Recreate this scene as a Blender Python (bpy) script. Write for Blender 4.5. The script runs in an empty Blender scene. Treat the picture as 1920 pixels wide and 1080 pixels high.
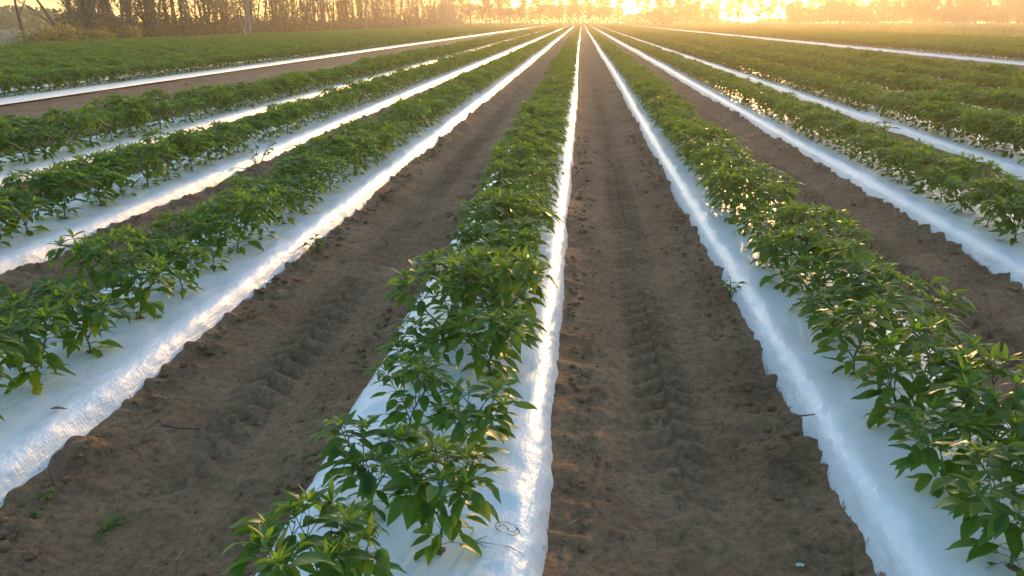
import bpy, math, random
import numpy as np
from mathutils import Vector, Matrix, Euler

scene = bpy.context.scene
C = scene.collection
R = math.radians

# ------------------------------------------------------------------ camera
CAM_H = 1.53
F_PX = 1600.0
PITCH = math.atan((540 - 38.5) / F_PX)
YAW = math.atan(130 / F_PX * math.cos(PITCH))
cam_d = bpy.data.cameras.new("camera")
cam_d.sensor_width = 36.0
cam_d.lens = F_PX / 1920 * 36.0
cam_d.clip_start = 0.05
cam_d.clip_end = 5000
cam = bpy.data.objects.new("camera", cam_d)
cam.location = (0, 0, CAM_H)
cam.rotation_euler = (math.pi / 2 - PITCH, 0, YAW)
C.objects.link(cam)
scene.camera = cam

# ------------------------------------------------------------------ sky, sun, exposure
SUN_EL = 4.6
SUN_AZ = 10.5          # degrees to the right of the row direction (+Y)
SUN_STRENGTH = 2.0
SKY_STRENGTH = 0.15
EXPOSURE = 2.38
HAZE_DENSITY = 0.0016
world = bpy.data.worlds.new("World")
scene.world = world
world.use_nodes = True
wn = world.node_tree
bg = wn.nodes["Background"]
sky = wn.nodes.new("ShaderNodeTexSky")
sky.sky_type = 'NISHITA'
sky.sun_disc = False
sky.sun_elevation = R(SUN_EL)
sky.sun_rotation = R(SUN_AZ)
sky.air_density = 1.0
sky.dust_density = 0.8
sky.ozone_density = 2.0
wn.links.new(sky.outputs[0], bg.inputs[0])
bg.inputs[1].default_value = SKY_STRENGTH
sun_d = bpy.data.lights.new("sun", 'SUN')
sun_d.energy = SUN_STRENGTH
sun_d.angle = R(0.5)
sun_d.color = (0.39, 0.21, 0.076)
sun = bpy.data.objects.new("sun", sun_d)
sdir = Vector((math.sin(R(SUN_AZ)) * math.cos(R(SUN_EL)), math.cos(R(SUN_AZ)) * math.cos(R(SUN_EL)), math.sin(R(SUN_EL))))
sun.rotation_euler = (-sdir).to_track_quat('-Z', 'Y').to_euler()
C.objects.link(sun)
scene.view_settings.view_transform = 'Standard'
scene.view_settings.look = 'None'
scene.view_settings.gamma = 1.0
scene.view_settings.exposure = EXPOSURE
scene.render.engine = 'CYCLES'
cy = scene.cycles
cy.max_bounces = 6
cy.diffuse_bounces = 3
cy.glossy_bounces = 2
cy.transmission_bounces = 3
cy.volume_bounces = 1
cy.transparent_max_bounces = 6
cy.use_denoising = True
cy.denoising_prefilter = 'ACCURATE'
cy.sample_clamp_indirect = 4.0
cy.caustics_reflective = False
cy.caustics_refractive = False

# ------------------------------------------------------------------ helpers
def nrng(seed):
    return np.random.default_rng(seed)

def make_noise(seed):
    tab = nrng(seed).random((256, 256))
    def f(x, y):
        x = np.asarray(x, float); y = np.asarray(y, float)
        x, y = np.broadcast_arrays(x, y)
        xi = np.floor(x).astype(int); yi = np.floor(y).astype(int)
        fx = x - xi; fy = y - yi
        fx = fx * fx * (3 - 2 * fx); fy = fy * fy * (3 - 2 * fy)
        a = tab[xi & 255, yi & 255]; b = tab[(xi + 1) & 255, yi & 255]
        c = tab[xi & 255, (yi + 1) & 255]; d = tab[(xi + 1) & 255, (yi + 1) & 255]
        return (a * (1 - fx) + b * fx) * (1 - fy) + (c * (1 - fx) + d * fx) * fy - 0.5
    return f
N1, N2, N3, N4 = make_noise(1), make_noise(2), make_noise(3), make_noise(4)

def mesh_np(name, verts, faces, smooth=True, mat_idx=None, tint=None):
    """verts (n,3); faces: an (m,4) / (m,3) array or a list of such arrays"""
    if not isinstance(faces, list):
        faces = [faces]
    faces = [np.asarray(f, dtype=np.int32) for f in faces if len(f)]
    me = bpy.data.meshes.new(name)
    verts = np.asarray(verts, dtype=np.float32)
    me.vertices.add(len(verts))
    me.vertices.foreach_set("co", verts.ravel())
    tot = [np.full(len(f), f.shape[1], dtype=np.int32) for f in faces]
    tot = np.concatenate(tot)
    loops = np.concatenate([f.ravel() for f in faces])
    me.loops.add(len(loops))
    me.loops.foreach_set("vertex_index", loops)
    me.polygons.add(len(tot))
    start = np.concatenate([[0], np.cumsum(tot)[:-1]]).astype(np.int32)
    me.polygons.foreach_set("loop_start", start)
    me.polygons.foreach_set("loop_total", tot)
    if mat_idx is not None:
        me.polygons.foreach_set("material_index", np.asarray(mat_idx, dtype=np.int32))
    me.polygons.foreach_set("use_smooth", np.full(len(tot), smooth, dtype=bool))
    if tint is not None:
        at = me.attributes.new("tint", 'FLOAT_COLOR', 'POINT')
        t4 = np.ones((len(verts), 4), dtype=np.float32)
        t4[:, :3] = tint
        at.data.foreach_set("color", t4.ravel())
    me.update(calc_edges=True)
    me.validate()
    return me

class MB:
    """collects tubes, quads and leaves into one mesh"""
    def __init__(self):
        self.v = []; self.q = []; self.t = []; self.c = []
    def add(self, verts, quads=(), tris=(), tint=(0.5, 0.5, 0.5)):
        o = len(self.v)
        self.v.extend(verts)
        self.q.extend([tuple(i + o for i in f) for f in quads])
        self.t.extend([tuple(i + o for i in f) for f in tris])
        if len(tint) == len(verts) and not isinstance(tint[0], (int, float)):
            self.c.extend(tint)
        else:
            self.c.extend([tint] * len(verts))
    def tube(self, pts, rads, n=5, tint=(0.5, 0.5, 0.5), cap=True):
        pts = [Vector(p) for p in pts]
        vs = []
        for i, p in enumerate(pts):
            d = (pts[min(i + 1, len(pts) - 1)] - pts[max(i - 1, 0)])
            if d.length < 1e-9: d = Vector((0, 0, 1))
            d.normalize()
            a = d.cross(Vector((0.31, 0.95, 0.07)))
            if a.length < 0.05: a = d.cross(Vector((1, 0, 0)))
            a.normalize(); b = d.cross(a)
            for k in range(n):
                t = 2 * math.pi * k / n
                vs.append(tuple(p + (a * math.cos(t) + b * math.sin(t)) * rads[i]))
        qs = []
        for i in range(len(pts) - 1):
            for k in range(n):
                qs.append((i * n + k, i * n + (k + 1) % n, (i + 1) * n + (k + 1) % n, (i + 1) * n + k))
        ts = []
        if cap:
            vs.append(tuple(pts[-1])); m = len(vs) - 1; b0 = (len(pts) - 1) * n
            for k in range(n):
                ts.append((b0 + k, b0 + (k + 1) % n, m))
        self.add(vs, qs, ts, tint)
    def box(self, c, s, tint=(0.5, 0.5, 0.5), rz=0.0):
        ca, sa = math.cos(rz), math.sin(rz)
        vs = []
        for z in (-1, 1):
            for x, y in ((-1, -1), (1, -1), (1, 1), (-1, 1)):
                px, py = x * s[0] / 2, y * s[1] / 2
                vs.append((c[0] + px * ca - py * sa, c[1] + px * sa + py * ca, c[2] + z * s[2] / 2))
        self.add(vs, [(3, 2, 1, 0), (4, 5, 6, 7), (0, 1, 5, 4), (1, 2, 6, 5), (2, 3, 7, 6), (3, 0, 4, 7)], (), tint)
    def mesh(self, name, smooth=True):
        fs = []
        if self.q: fs.append(np.array(self.q))
        if self.t: fs.append(np.array(self.t))
        return mesh_np(name, np.array(self.v), fs, smooth, None, np.array(self.c))

def link(name, me, mat, parent=None):
    o = bpy.data.objects.new(name, me)
    if mat is not None and len(me.materials) == 0:
        me.materials.append(mat)
    C.objects.link(o)
    if parent is not None: o.parent = parent
    return o

def tag(o, label, cat, group=None):
    o["label"] = label; o["category"] = cat
    if group: o["group"] = group
    return o

def thing(name, label, cat, loc=(0, 0, 0), rz=0.0, group=None):
    o = bpy.data.objects.new(name, None)
    o.empty_display_size = 0.1
    o.location = loc; o.rotation_euler = (0, 0, rz)
    C.objects.link(o)
    return tag(o, label, cat, group)

def place_copy(proto, loc, rot, scale, label, cat, group):
    """a thing copied with each of its parts and their sub-parts"""
    r = proto.copy(); C.objects.link(r)
    r.location = loc; r.rotation_euler = rot; r.scale = (scale, scale, scale) if isinstance(scale, (int, float)) else scale
    for ch in proto.children:
        c = ch.copy(); C.objects.link(c); c.parent = r
        for g in ch.children:
            d = g.copy(); C.objects.link(d); d.parent = c
    tag(r, label, cat, group)
    return r

ORD = ["zeroth", "first", "second", "third", "fourth", "fifth", "sixth", "seventh", "eighth", "ninth", "tenth", "eleventh",
       "twelfth", "thirteenth", "fourteenth", "fifteenth", "sixteenth", "seventeenth", "eighteenth", "nineteenth"]
def ordinal(n):
    if n < 20: return ORD[n]
    tens = {2: "twenty", 3: "thirty", 4: "forty", 5: "fifty", 6: "sixty", 7: "seventy", 8: "eighty", 9: "ninety"}
    tenth = {2: "twentieth", 3: "thirtieth", 4: "fortieth", 5: "fiftieth", 6: "sixtieth", 7: "seventieth", 8: "eightieth", 9: "ninetieth"}
    if n % 10 == 0: return tenth[n // 10]
    return tens[n // 10] + "-" + ORD[n % 10]

# projection, used only to decide what is in the frame (which repeats become things of their own)
def project(x, y, z):
    th, p = YAW, PITCH
    Xc = x * math.cos(th) + y * math.sin(th)
    Yf = -x * math.sin(th) + y * math.cos(th)
    Z = z - CAM_H
    fwd = Yf * math.cos(p) - Z * math.sin(p)
    up = Yf * math.sin(p) + Z * math.cos(p)
    if fwd < 0.1: return (-9999, -9999, fwd)
    return (960 + F_PX * Xc / fwd, 540 - F_PX * up / fwd, fwd)

# ------------------------------------------------------------------ materials
def new_mat(name):
    m = bpy.data.materials.new(name); m.use_nodes = True
    nt = m.node_tree
    return m, nt, nt.nodes["Principled BSDF"]

def nd(nt, typ, **kw):
    n = nt.nodes.new(typ)
    for k, v in kw.items(): setattr(n, k, v)
    return n

def noise_node(nt, scale, detail=4.0, rough=0.55, coord=None):
    n = nd(nt, "ShaderNodeTexNoise")
    n.inputs["Scale"].default_value = scale
    n.inputs["Detail"].default_value = detail
    n.inputs["Roughness"].default_value = rough
    if coord is not None: nt.links.new(coord, n.inputs["Vector"])
    return n

def ramp(nt, src, stops):
    r = nd(nt, "ShaderNodeValToRGB")
    el = r.color_ramp.elements
    while len(el) < len(stops): el.new(0.5)
    for e, (p, c) in zip(el, stops):
        e.position = p; e.color = (c[0], c[1], c[2], 1)
    nt.links.new(src, r.inputs[0])
    return r

def mixc(nt, fac, a, b, mode='MIX'):
    m = nd(nt, "ShaderNodeMix", data_type='RGBA', blend_type=mode)
    for sock, val in ((0, fac), (6, a), (7, b)):
        if hasattr(val, "is_linked"): nt.links.new(val, m.inputs[sock])
        elif isinstance(val, (int, float)): m.inputs[sock].default_value = val
        else: m.inputs[sock].default_value = (val[0], val[1], val[2], 1)
    return m.outputs[2]

def bump(nt, height, strength, dist, normal=None):
    b = nd(nt, "ShaderNodeBump")
    b.inputs["Strength"].default_value = strength
    b.inputs["Distance"].default_value = dist
    nt.links.new(height, b.inputs["Height"])
    if normal is not None: nt.links.new(normal, b.inputs["Normal"])
    return b.outputs[0]

def soil_material():
    m, nt, b = new_mat("soil")
    geo = nd(nt, "ShaderNodeNewGeometry"); pos = geo.outputs["Position"]
    n1 = noise_node(nt, 2.2, 6, 0.6, pos)
    n2 = noise_node(nt, 34, 8, 0.72, pos)
    n3 = noise_node(nt, 150, 4, 0.65, pos)
    big = ramp(nt, n1.outputs[0], [(0.3, (0.205, 0.119, 0.066)), (0.55, (0.285, 0.171, 0.096)), (0.75, (0.365, 0.225, 0.130))])
    fine = ramp(nt, n2.outputs[0], [(0.28, (0.42, 0.40, 0.38)), (0.5, (0.95, 0.95, 0.95)), (0.72, (1.4, 1.36, 1.3))])
    col = mixc(nt, 1.0, big.outputs[0], fine.outputs[0], 'MULTIPLY')
    speck = ramp(nt, n3.outputs[0], [(0.30, (0.6, 0.6, 0.6)), (0.5, (1, 1, 1)), (0.74, (1.1, 1.1, 1.1)), (0.80, (1.7, 1.6, 1.45))])
    col = mixc(nt, 0.8, col, speck.outputs[0], 'MULTIPLY')
    nt.links.new(col, b.inputs["Base Color"])
    b.inputs["Roughness"].default_value = 0.95
    b.inputs["Specular IOR Level"].default_value = 0.15
    nb = bump(nt, n3.outputs[0], 0.6, 0.006)
    nb = bump(nt, n2.outputs[0], 0.8, 0.02, nb)
    nt.links.new(nb, b.inputs["Normal"])
    return m

def plastic_material():
    m, nt, b = new_mat("white_polythene")
    geo = nd(nt, "ShaderNodeNewGeometry"); pos = geo.outputs["Position"]
    sep = nd(nt, "ShaderNodeSeparateXYZ"); nt.links.new(pos, sep.inputs[0])
    mp = nd(nt, "ShaderNodeMapping"); nt.links.new(pos, mp.inputs[0]); mp.inputs["Scale"].default_value = (1.0, 0.45, 1.0)
    n1 = noise_node(nt, 9, 4, 0.55, mp.outputs[0])
    n2 = noise_node(nt, 55, 4, 0.6, pos)
    n3 = noise_node(nt, 30, 5, 0.7, pos)
    base = ramp(nt, n1.outputs[0], [(0.3, (0.70, 0.72, 0.745)), (0.7, (0.78, 0.79, 0.80))])
    # soil splashed on the film: patches with a shape of their own, low on the side and a few flecks on top
    mr = nd(nt, "ShaderNodeMapRange"); mr.inputs[1].default_value = 0.02; mr.inputs[2].default_value = 0.085
    mr.inputs[3].default_value = 0.24; mr.inputs[4].default_value = -0.03
    nt.links.new(sep.outputs[2], mr.inputs[0])
    ad = nd(nt, "ShaderNodeMath", operation='ADD'); nt.links.new(mr.outputs[0], ad.inputs[0]); nt.links.new(n3.outputs[0], ad.inputs[1])
    dirt = ramp(nt, ad.outputs[0], [(0.66, (0, 0, 0)), (0.76, (1, 1, 1))])
    col = mixc(nt, dirt.outputs[0], base.outputs[0], (0.22, 0.16, 0.11))
    n5 = noise_node(nt, 6.5, 7, 0.72, pos)
    dust = ramp(nt, n5.outputs[0], [(0.52, (0, 0, 0)), (0.72, (0.2, 0.2, 0.2))])
    col = mixc(nt, dust.outputs[0], col, (0.50, 0.44, 0.38))
    nt.links.new(col, b.inputs["Base Color"])
    b.inputs["Roughness"].default_value = 0.38
    b.inputs["Specular IOR Level"].default_value = 0.55
    mp2 = nd(nt, "ShaderNodeMapping"); nt.links.new(pos, mp2.inputs[0]); mp2.inputs["Scale"].default_value = (22, 95, 22)
    n4 = noise_node(nt, 1.0, 3, 0.6, mp2.outputs[0])
    nb = bump(nt, n2.outputs[0], 0.22, 0.006)
    mp3 = nd(nt, "ShaderNodeMapping"); nt.links.new(pos, mp3.inputs[0]); mp3.inputs["Scale"].default_value = (70, 17, 70); mp3.inputs["Rotation"].default_value = (0, 0, 0.25)
    n6 = noise_node(nt, 1.0, 4, 0.65, mp3.outputs[0])
    sa = nd(nt, "ShaderNodeAttribute", attribute_name="tint"); ss = nd(nt, "ShaderNodeSeparateColor"); nt.links.new(sa.outputs["Color"], ss.inputs[0])
    def shoulder(n):      # the film is crumpled where it bends over the bed's shoulder and taut on top
        mu = nd(nt, "ShaderNodeMath", operation='MULTIPLY'); nt.links.new(n.outputs[0], mu.inputs[0]); nt.links.new(ss.outputs[0], mu.inputs[1])
        return mu.outputs[0]
    nb = bump(nt, shoulder(n4), 0.30, 0.007, nb)
    nb = bump(nt, shoulder(n6), 0.38, 0.012, nb)
    nb = bump(nt, n1.outputs[0], 0.2, 0.02, nb)
    nt.links.new(nb, b.inputs["Normal"])
    return m

def leaf_material(name, old, young, trans, rough=0.38, transmix=0.38, tips=True):
    m, nt, b = new_mat(name)
    at = nd(nt, "ShaderNodeAttribute", attribute_name="tint")
    sep = nd(nt, "ShaderNodeSeparateColor"); nt.links.new(at.outputs["Color"], sep.inputs[0])
    oi = nd(nt, "ShaderNodeObjectInfo")
    col = mixc(nt, sep.outputs[2], old, young)
    var = ramp(nt, sep.outputs[0], [(0.0, (0.70, 0.78, 0.75)), (0.5, (1, 1, 1)), (1.0, (1.35, 1.15, 0.8))])
    col = mixc(nt, 1.0, col, var.outputs[0], 'MULTIPLY')
    ov = ramp(nt, oi.outputs["Random"], [(0.0, (0.85, 0.9, 0.9)), (1.0, (1.15, 1.1, 1.0))])
    col = mixc(nt, 1.0, col, ov.outputs[0], 'MULTIPLY')
    tcol = mixc(nt, 1.0, var.outputs[0], trans, 'MULTIPLY')
    if tips:
        mu = nd(nt, "ShaderNodeMath", operation='MULTIPLY'); nt.links.new(sep.outputs[0], mu.inputs[0]); nt.links.new(sep.outputs[1], mu.inputs[1])
        tip = ramp(nt, mu.outputs[0], [(0.80, (0, 0, 0)), (0.90, (1, 1, 1))])
        yel = ramp(nt, sep.outputs[0], [(0.972, (0, 0, 0)), (0.985, (0.8, 0.8, 0.8))])
        col = mixc(nt, yel.outputs[0], col, (0.30, 0.24, 0.035))
        col = mixc(nt, tip.outputs[0], col, (0.42, 0.27, 0.08))
        tcol = mixc(nt, tip.outputs[0], tcol, (0.55, 0.33, 0.08))
    nt.links.new(col, b.inputs["Base Color"])
    b.inputs["Roughness"].default_value = rough
    b.inputs["Specular IOR Level"].default_value = 0.35
    tr = nd(nt, "ShaderNodeBsdfTranslucent")
    nt.links.new(tcol, tr.inputs[0])
    mx = nd(nt, "ShaderNodeMixShader"); mx.inputs[0].default_value = transmix
    nt.links.new(b.outputs[0], mx.inputs[1]); nt.links.new(tr.outputs[0], mx.inputs[2])
    nt.links.new(mx.outputs[0], nt.nodes["Material Output"].inputs[0])
    return m

def plain_material(name, c1, c2, scale=8, rough=0.8, bumpd=0.0, spec=0.3):
    m, nt, b = new_mat(name)
    geo = nd(nt, "ShaderNodeTexCoord")
    n = noise_node(nt, scale, 5, 0.6, geo.outputs["Object"])
    r = ramp(nt, n.outputs[0], [(0.3, c1), (0.7, c2)])
    nt.links.new(r.outputs[0], b.inputs["Base Color"])
    b.inputs["Roughness"].default_value = rough
    b.inputs["Specular IOR Level"].default_value = spec
    if bumpd: nt.links.new(bump(nt, n.outputs[0], 0.6, bumpd), b.inputs["Normal"])
    return m

M_soil = soil_material()
M_film = plastic_material()
M_leaf = leaf_material("pepper_leaf", (0.033, 0.094, 0.012), (0.072, 0.158, 0.020), (0.31, 0.50, 0.030), 0.44, 0.42)
M_stem = plain_material("pepper_stem", (0.075, 0.115, 0.035), (0.11, 0.16, 0.05), 40, 0.55)
M_bark = plain_material("bark", (0.075, 0.055, 0.04), (0.125, 0.095, 0.072), 6, 0.9, 0.02)
M_pale_bark = plain_material("pale_bark", (0.32, 0.29, 0.25), (0.48, 0.45, 0.40), 5, 0.85, 0.01)
M_wood_leaf = leaf_material("woodland_leaf", (0.055, 0.068, 0.026), (0.11, 0.115, 0.035), (0.16, 0.17, 0.04), 0.55, 0.35, False)
M_gold_leaf = leaf_material("golden_leaf", (0.15, 0.135, 0.025), (0.26, 0.21, 0.035), (0.45, 0.36, 0.05), 0.5, 0.4, False)
M_ivy_leaf = leaf_material("ivy_leaf", (0.022, 0.040, 0.018), (0.035, 0.06, 0.02), (0.05, 0.09, 0.02), 0.5, 0.2, False)
M_brush = leaf_material("brush", (0.105, 0.080, 0.048), (0.15, 0.115, 0.05), (0.20, 0.14, 0.05), 0.8, 0.3, False)
M_far_leaf = leaf_material("windbreak_leaf", (0.050, 0.065, 0.024), (0.09, 0.10, 0.03), (0.24, 0.22, 0.05), 0.5, 0.4, False)
M_grass = leaf_material("tall_grass_blade", (0.10, 0.125, 0.035), (0.19, 0.18, 0.06), (0.33, 0.33, 0.08), 0.55, 0.4, False)
M_dry = plain_material("dry_straw", (0.34, 0.25, 0.13), (0.50, 0.40, 0.24), 20, 0.8)
M_weed = leaf_material("weed_leaf", (0.075, 0.125, 0.025), (0.16, 0.22, 0.05), (0.30, 0.42, 0.06), 0.5, 0.4, False)
M_concrete = plain_material("pole_concrete", (0.20, 0.19, 0.17), (0.27, 0.25, 0.23), 3, 0.8)
M_wire = plain_material("wire", (0.20, 0.17, 0.14), (0.26, 0.22, 0.18), 3, 0.4)
M_wall = plain_material("shed_wall", (0.50, 0.47, 0.42), (0.60, 0.56, 0.50), 2, 0.7)
M_roof = plain_material("shed_roof", (0.66, 0.65, 0.62), (0.76, 0.74, 0.70), 2, 0.4)
M_dark = plain_material("shed_opening", (0.10, 0.09, 0.08), (0.14, 0.12, 0.10), 2, 0.8)
M_ink = plain_material("green_ink", (0.03, 0.09, 0.07), (0.06, 0.14, 0.11), 60, 0.6)
M_floor = plain_material("leaf_litter", (0.13, 0.095, 0.055), (0.22, 0.16, 0.08), 1.2, 0.95, 0.03)
M_meadow = plain_material("meadow_ground", (0.09, 0.10, 0.035), (0.15, 0.14, 0.05), 0.8, 0.95, 0.03)

# ------------------------------------------------------------------ field layout
PITCH_B = 1.73
BED_X = {-3: -5.75, -2: -3.84, -1: -2.215, 0: -0.465, 1: 1.270, 2: 3.00, 3: 4.75, 4: 6.46, 5: 8.19, 6: 9.95}
LEFT_X = [-11.05 - PITCH_B * i for i in range(10)]       # beyond the sprayer lane on the woodland side
RIGHT_X = [15.85 + PITCH_B * i for i in range(8)]         # beyond the sprayer lane on the sunny side
HALF = 0.42
ROW_OFF = 0.118
Y_END = 262.0
BED_H = 0.145

def waver(x0, y):
    """the beds are not ruler straight"""
    y = np.asarray(y, float)
    return (N1(y / 23.0 + x0 * 3.1, x0) * 0.10 + N2(y / 7.0 + x0, x0 * 2.3) * 0.03) * np.clip((y - 4) / 12, 0, 1)

# ------------------------------------------------------------------ ground
def geo_steps(a, b, step0, ratio):
    out = [a]; s = step0
    while out[-1] < b:
        out.append(out[-1] + s); s *= ratio
    out[-1] = b
    return out

def build_ground():
    xs_mid = np.arange(-4.0, 3.4, 0.0155)
    xs_r = geo_steps(3.4, 620, 0.03, 1.045)
    xs_l = [-v for v in geo_steps(4.0, 620, 0.03, 1.045)][::-1]
    xs = np.concatenate([xs_l[:-1], xs_mid, xs_r])
    ys = [-200, -120, -50, -20, -8, -3, -1, 0, 0.6, 1.1, 1.4]
    y = 1.6
    while y < 620:
        ys.append(y); y += max(0.013, y * 0.0068)
    ys.append(620)
    ys = np.array(ys)
    X, Y = np.meshgrid(xs, ys)
    Z = np.zeros_like(X)
    near = np.clip((40 - Y) / 25, 0, 1)
    # broad unevenness
    Z += N1(X * 1.3, Y * 0.9) * 0.03 * np.clip((90 - Y) / 60, 0, 1)
    Z += N2(X * 6, Y * 5) * 0.014 * near + N3(X * 17, Y * 15) * 0.008 * near + N4(X * 41, Y * 40) * 0.0045 * np.clip((12 - Y) / 6, 0, 1)
    beds = [BED_X[k] for k in sorted(BED_X)]
    # soil thrown against both sides of every bed
    for x0 in beds + LEFT_X + RIGHT_X:
        xc = x0 + waver(x0, Y)
        d = np.abs(X - xc)
        ridge = np.clip(1 - (d - 0.40) / 0.30, 0, 1) * (d > 0.30)
        Z += 0.048 * ridge ** 1.4 * (1 + 1.0 * N2(Y * 1.7, x0 * 5)) * (0.35 + 0.65 * near)
        Z = np.where(d < 0.33, np.minimum(Z, 0.03), Z)
    # tyre tracks down the middle of the furrows
    mids = [0.5 * (beds[i] + beds[i + 1]) for i in range(len(beds) - 1)]
    for i, xm in enumerate(mids):
        xc = xm + waver(xm, Y) * 0.8 - 0.01
        u = (X - xc)
        Z -= 0.026 * np.exp(-(np.abs(u) / 0.19) ** 4)
        Z += 0.012 * np.exp(-((np.abs(u) - 0.26) / 0.07) ** 2)
        win = np.exp(-(np.abs(u) / 0.125) ** 6)
        patch = np.clip(0.95 + 1.2 * N3(Y * 0.55 + i * 7, i * 3.0) + 0.7 * N2(X * 4, Y * 2.2), 0.35, 1) * np.clip((Y - 1.9) / 1.6, 0.25, 1)
        ph = (Y + 0.75 * np.abs(u) + 0.035 * N1(X * 5, Y * 3)) / 0.155 + 0.5 * (u > 0)
        lug = np.cos(2 * np.pi * ph)
        Z += 0.027 * lug * win * patch * np.clip((42 - Y) / 20, 0, 1)
    # clods and crumbled mounds pushed up to the film
    rg = nrng(11)
    def add_bump(cx, cyy, rx, ry, h, ang, sharp):
        i0 = np.searchsorted(ys, cyy - 3 * max(rx, ry)); i1 = np.searchsorted(ys, cyy + 3 * max(rx, ry))
        j0 = np.searchsorted(xs, cx - 3 * max(rx, ry)); j1 = np.searchsorted(xs, cx + 3 * max(rx, ry))
        if i1 - i0 < 2 or j1 - j0 < 2: return
        dx = X[i0:i1, j0:j1] - cx; dy = Y[i0:i1, j0:j1] - cyy
        a = (dx * math.cos(ang) + dy * math.sin(ang)) / rx; b = (-dx * math.sin(ang) + dy * math.cos(ang)) / ry
        r2 = a * a + b * b
        Z[i0:i1, j0:j1] += h * np.clip(np.exp(-r2 ** sharp) - 0.02, 0, 1)
    for k, x0 in BED_X.items():
        if k not in (-2, -1, 0, 1, 2): continue
        for side in (-1, 1):
            big = {(1, -1): 0.85, (2, -1): 0.85, (-1, 1): 0.6, (-2, 1): 0.6, (0, 1): 0.25}.get((k, side), 0.4)
            y = 1.3
            while y < 16:
                y += (0.06 + 0.20 * rg.random() ** 1.5) * (1 + y * 0.02)
                xc = x0 + float(waver(x0, y)) + side * (HALF + rg.uniform(0.0, 0.07))
                add_bump(xc, y, rg.uniform(0.06, 0.17), rg.uniform(0.022, 0.055), big * (0.008 + 0.062 * rg.random() ** 1.4), side * rg.uniform(-0.1, 0.6), rg.uniform(1.0, 2.2))
                if rg.random() < 0.85:
                    add_bump(xc + side * rg.uniform(0.02, 0.18), y + rg.uniform(-.06, .06), rg.uniform(0.014, 0.04), rg.uniform(0.014, 0.035), rg.uniform(0.008, 0.026), rg.uniform(0, 3), 1.4)
    # loose clods and heel marks in the furrows
    for i, xm in enumerate(mids[1:6]):
        for _ in range(260):
            y = rg.uniform(1.6, 9); r = 0.010 + 0.026 * rg.random() ** 2
            add_bump(xm + float(np.sign(rg.random() - .5)) * abs(rg.normal(0.30, 0.14)), y, r, r * rg.uniform(0.6, 1.1), r * rg.uniform(0.25, 0.6), rg.uniform(0, 3), 1.5)
        for _ in range(7):
            y = rg.uniform(1.6, 8)
            add_bump(xm + rg.normal(0, 0.13), y, rg.uniform(0.04, 0.08), rg.uniform(0.05, 0.12), rg.uniform(-0.008, -0.003), rg.uniform(-0.4, 0.4), 1.8)
    ny, nx = X.shape
    idx = np.arange(ny * nx).reshape(ny, nx)
    F = np.stack([idx[:-1, :-1].ravel(), idx[:-1, 1:].ravel(), idx[1:, 1:].ravel(), idx[1:, :-1].ravel()], 1)
    V = np.stack([X.ravel(), Y.ravel(), Z.ravel()], 1)
    g = link("ground", mesh_np("ground", V, F), M_soil)
    g["kind"] = "structure"
    def h_at(x, y):
        i = min(max(np.searchsorted(ys, y), 0), ny - 1); j = min(max(np.searchsorted(xs, x), 0), nx - 1)
        return float(Z[i, j])
    return h_at
ground_h = build_ground()

def sheet(name, mat, x0, x1, y0, y1, z, amp=0.0):
    xs = np.linspace(x0, x1, 60); ys = np.concatenate([np.linspace(y0, min(200, y1), 120), np.linspace(min(200, y1), y1, 40)[1:]]) if y1 > 200 else np.linspace(y0, y1, 120)
    X, Y = np.meshgrid(xs, ys)
    edge = np.zeros_like(X)
    Z = z + amp * (N1(X * 0.4, Y * 0.4) + 0.5)
    X = X + (N2(Y * 0.3, X * 0 + x0) * 0.8) * (np.abs(X - (x1 if abs(x1) < abs(x0) else x0)) < 0.5)
    ny, nx = X.shape
    idx = np.arange(ny * nx).reshape(ny, nx)
    F = np.stack([idx[:-1, :-1].ravel(), idx[:-1, 1:].ravel(), idx[1:, 1:].ravel(), idx[1:, :-1].ravel()], 1)
    o = link(name, mesh_np(name, np.stack([X.ravel(), Y.ravel(), Z.ravel()], 1), F), mat)
    o["kind"] = "structure"
    return o
sheet("woodland_ground", M_floor, -420, -28.6, -40, 600, 0.03, 0.10)
sheet("meadow_ground", M_meadow, 31.5, 420, -40, 600, 0.03, 0.06)
sheet("field_margin_ground", M_meadow, -28.4, 31.3, Y_END + 3, 600, 0.03, 0.06)

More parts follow.
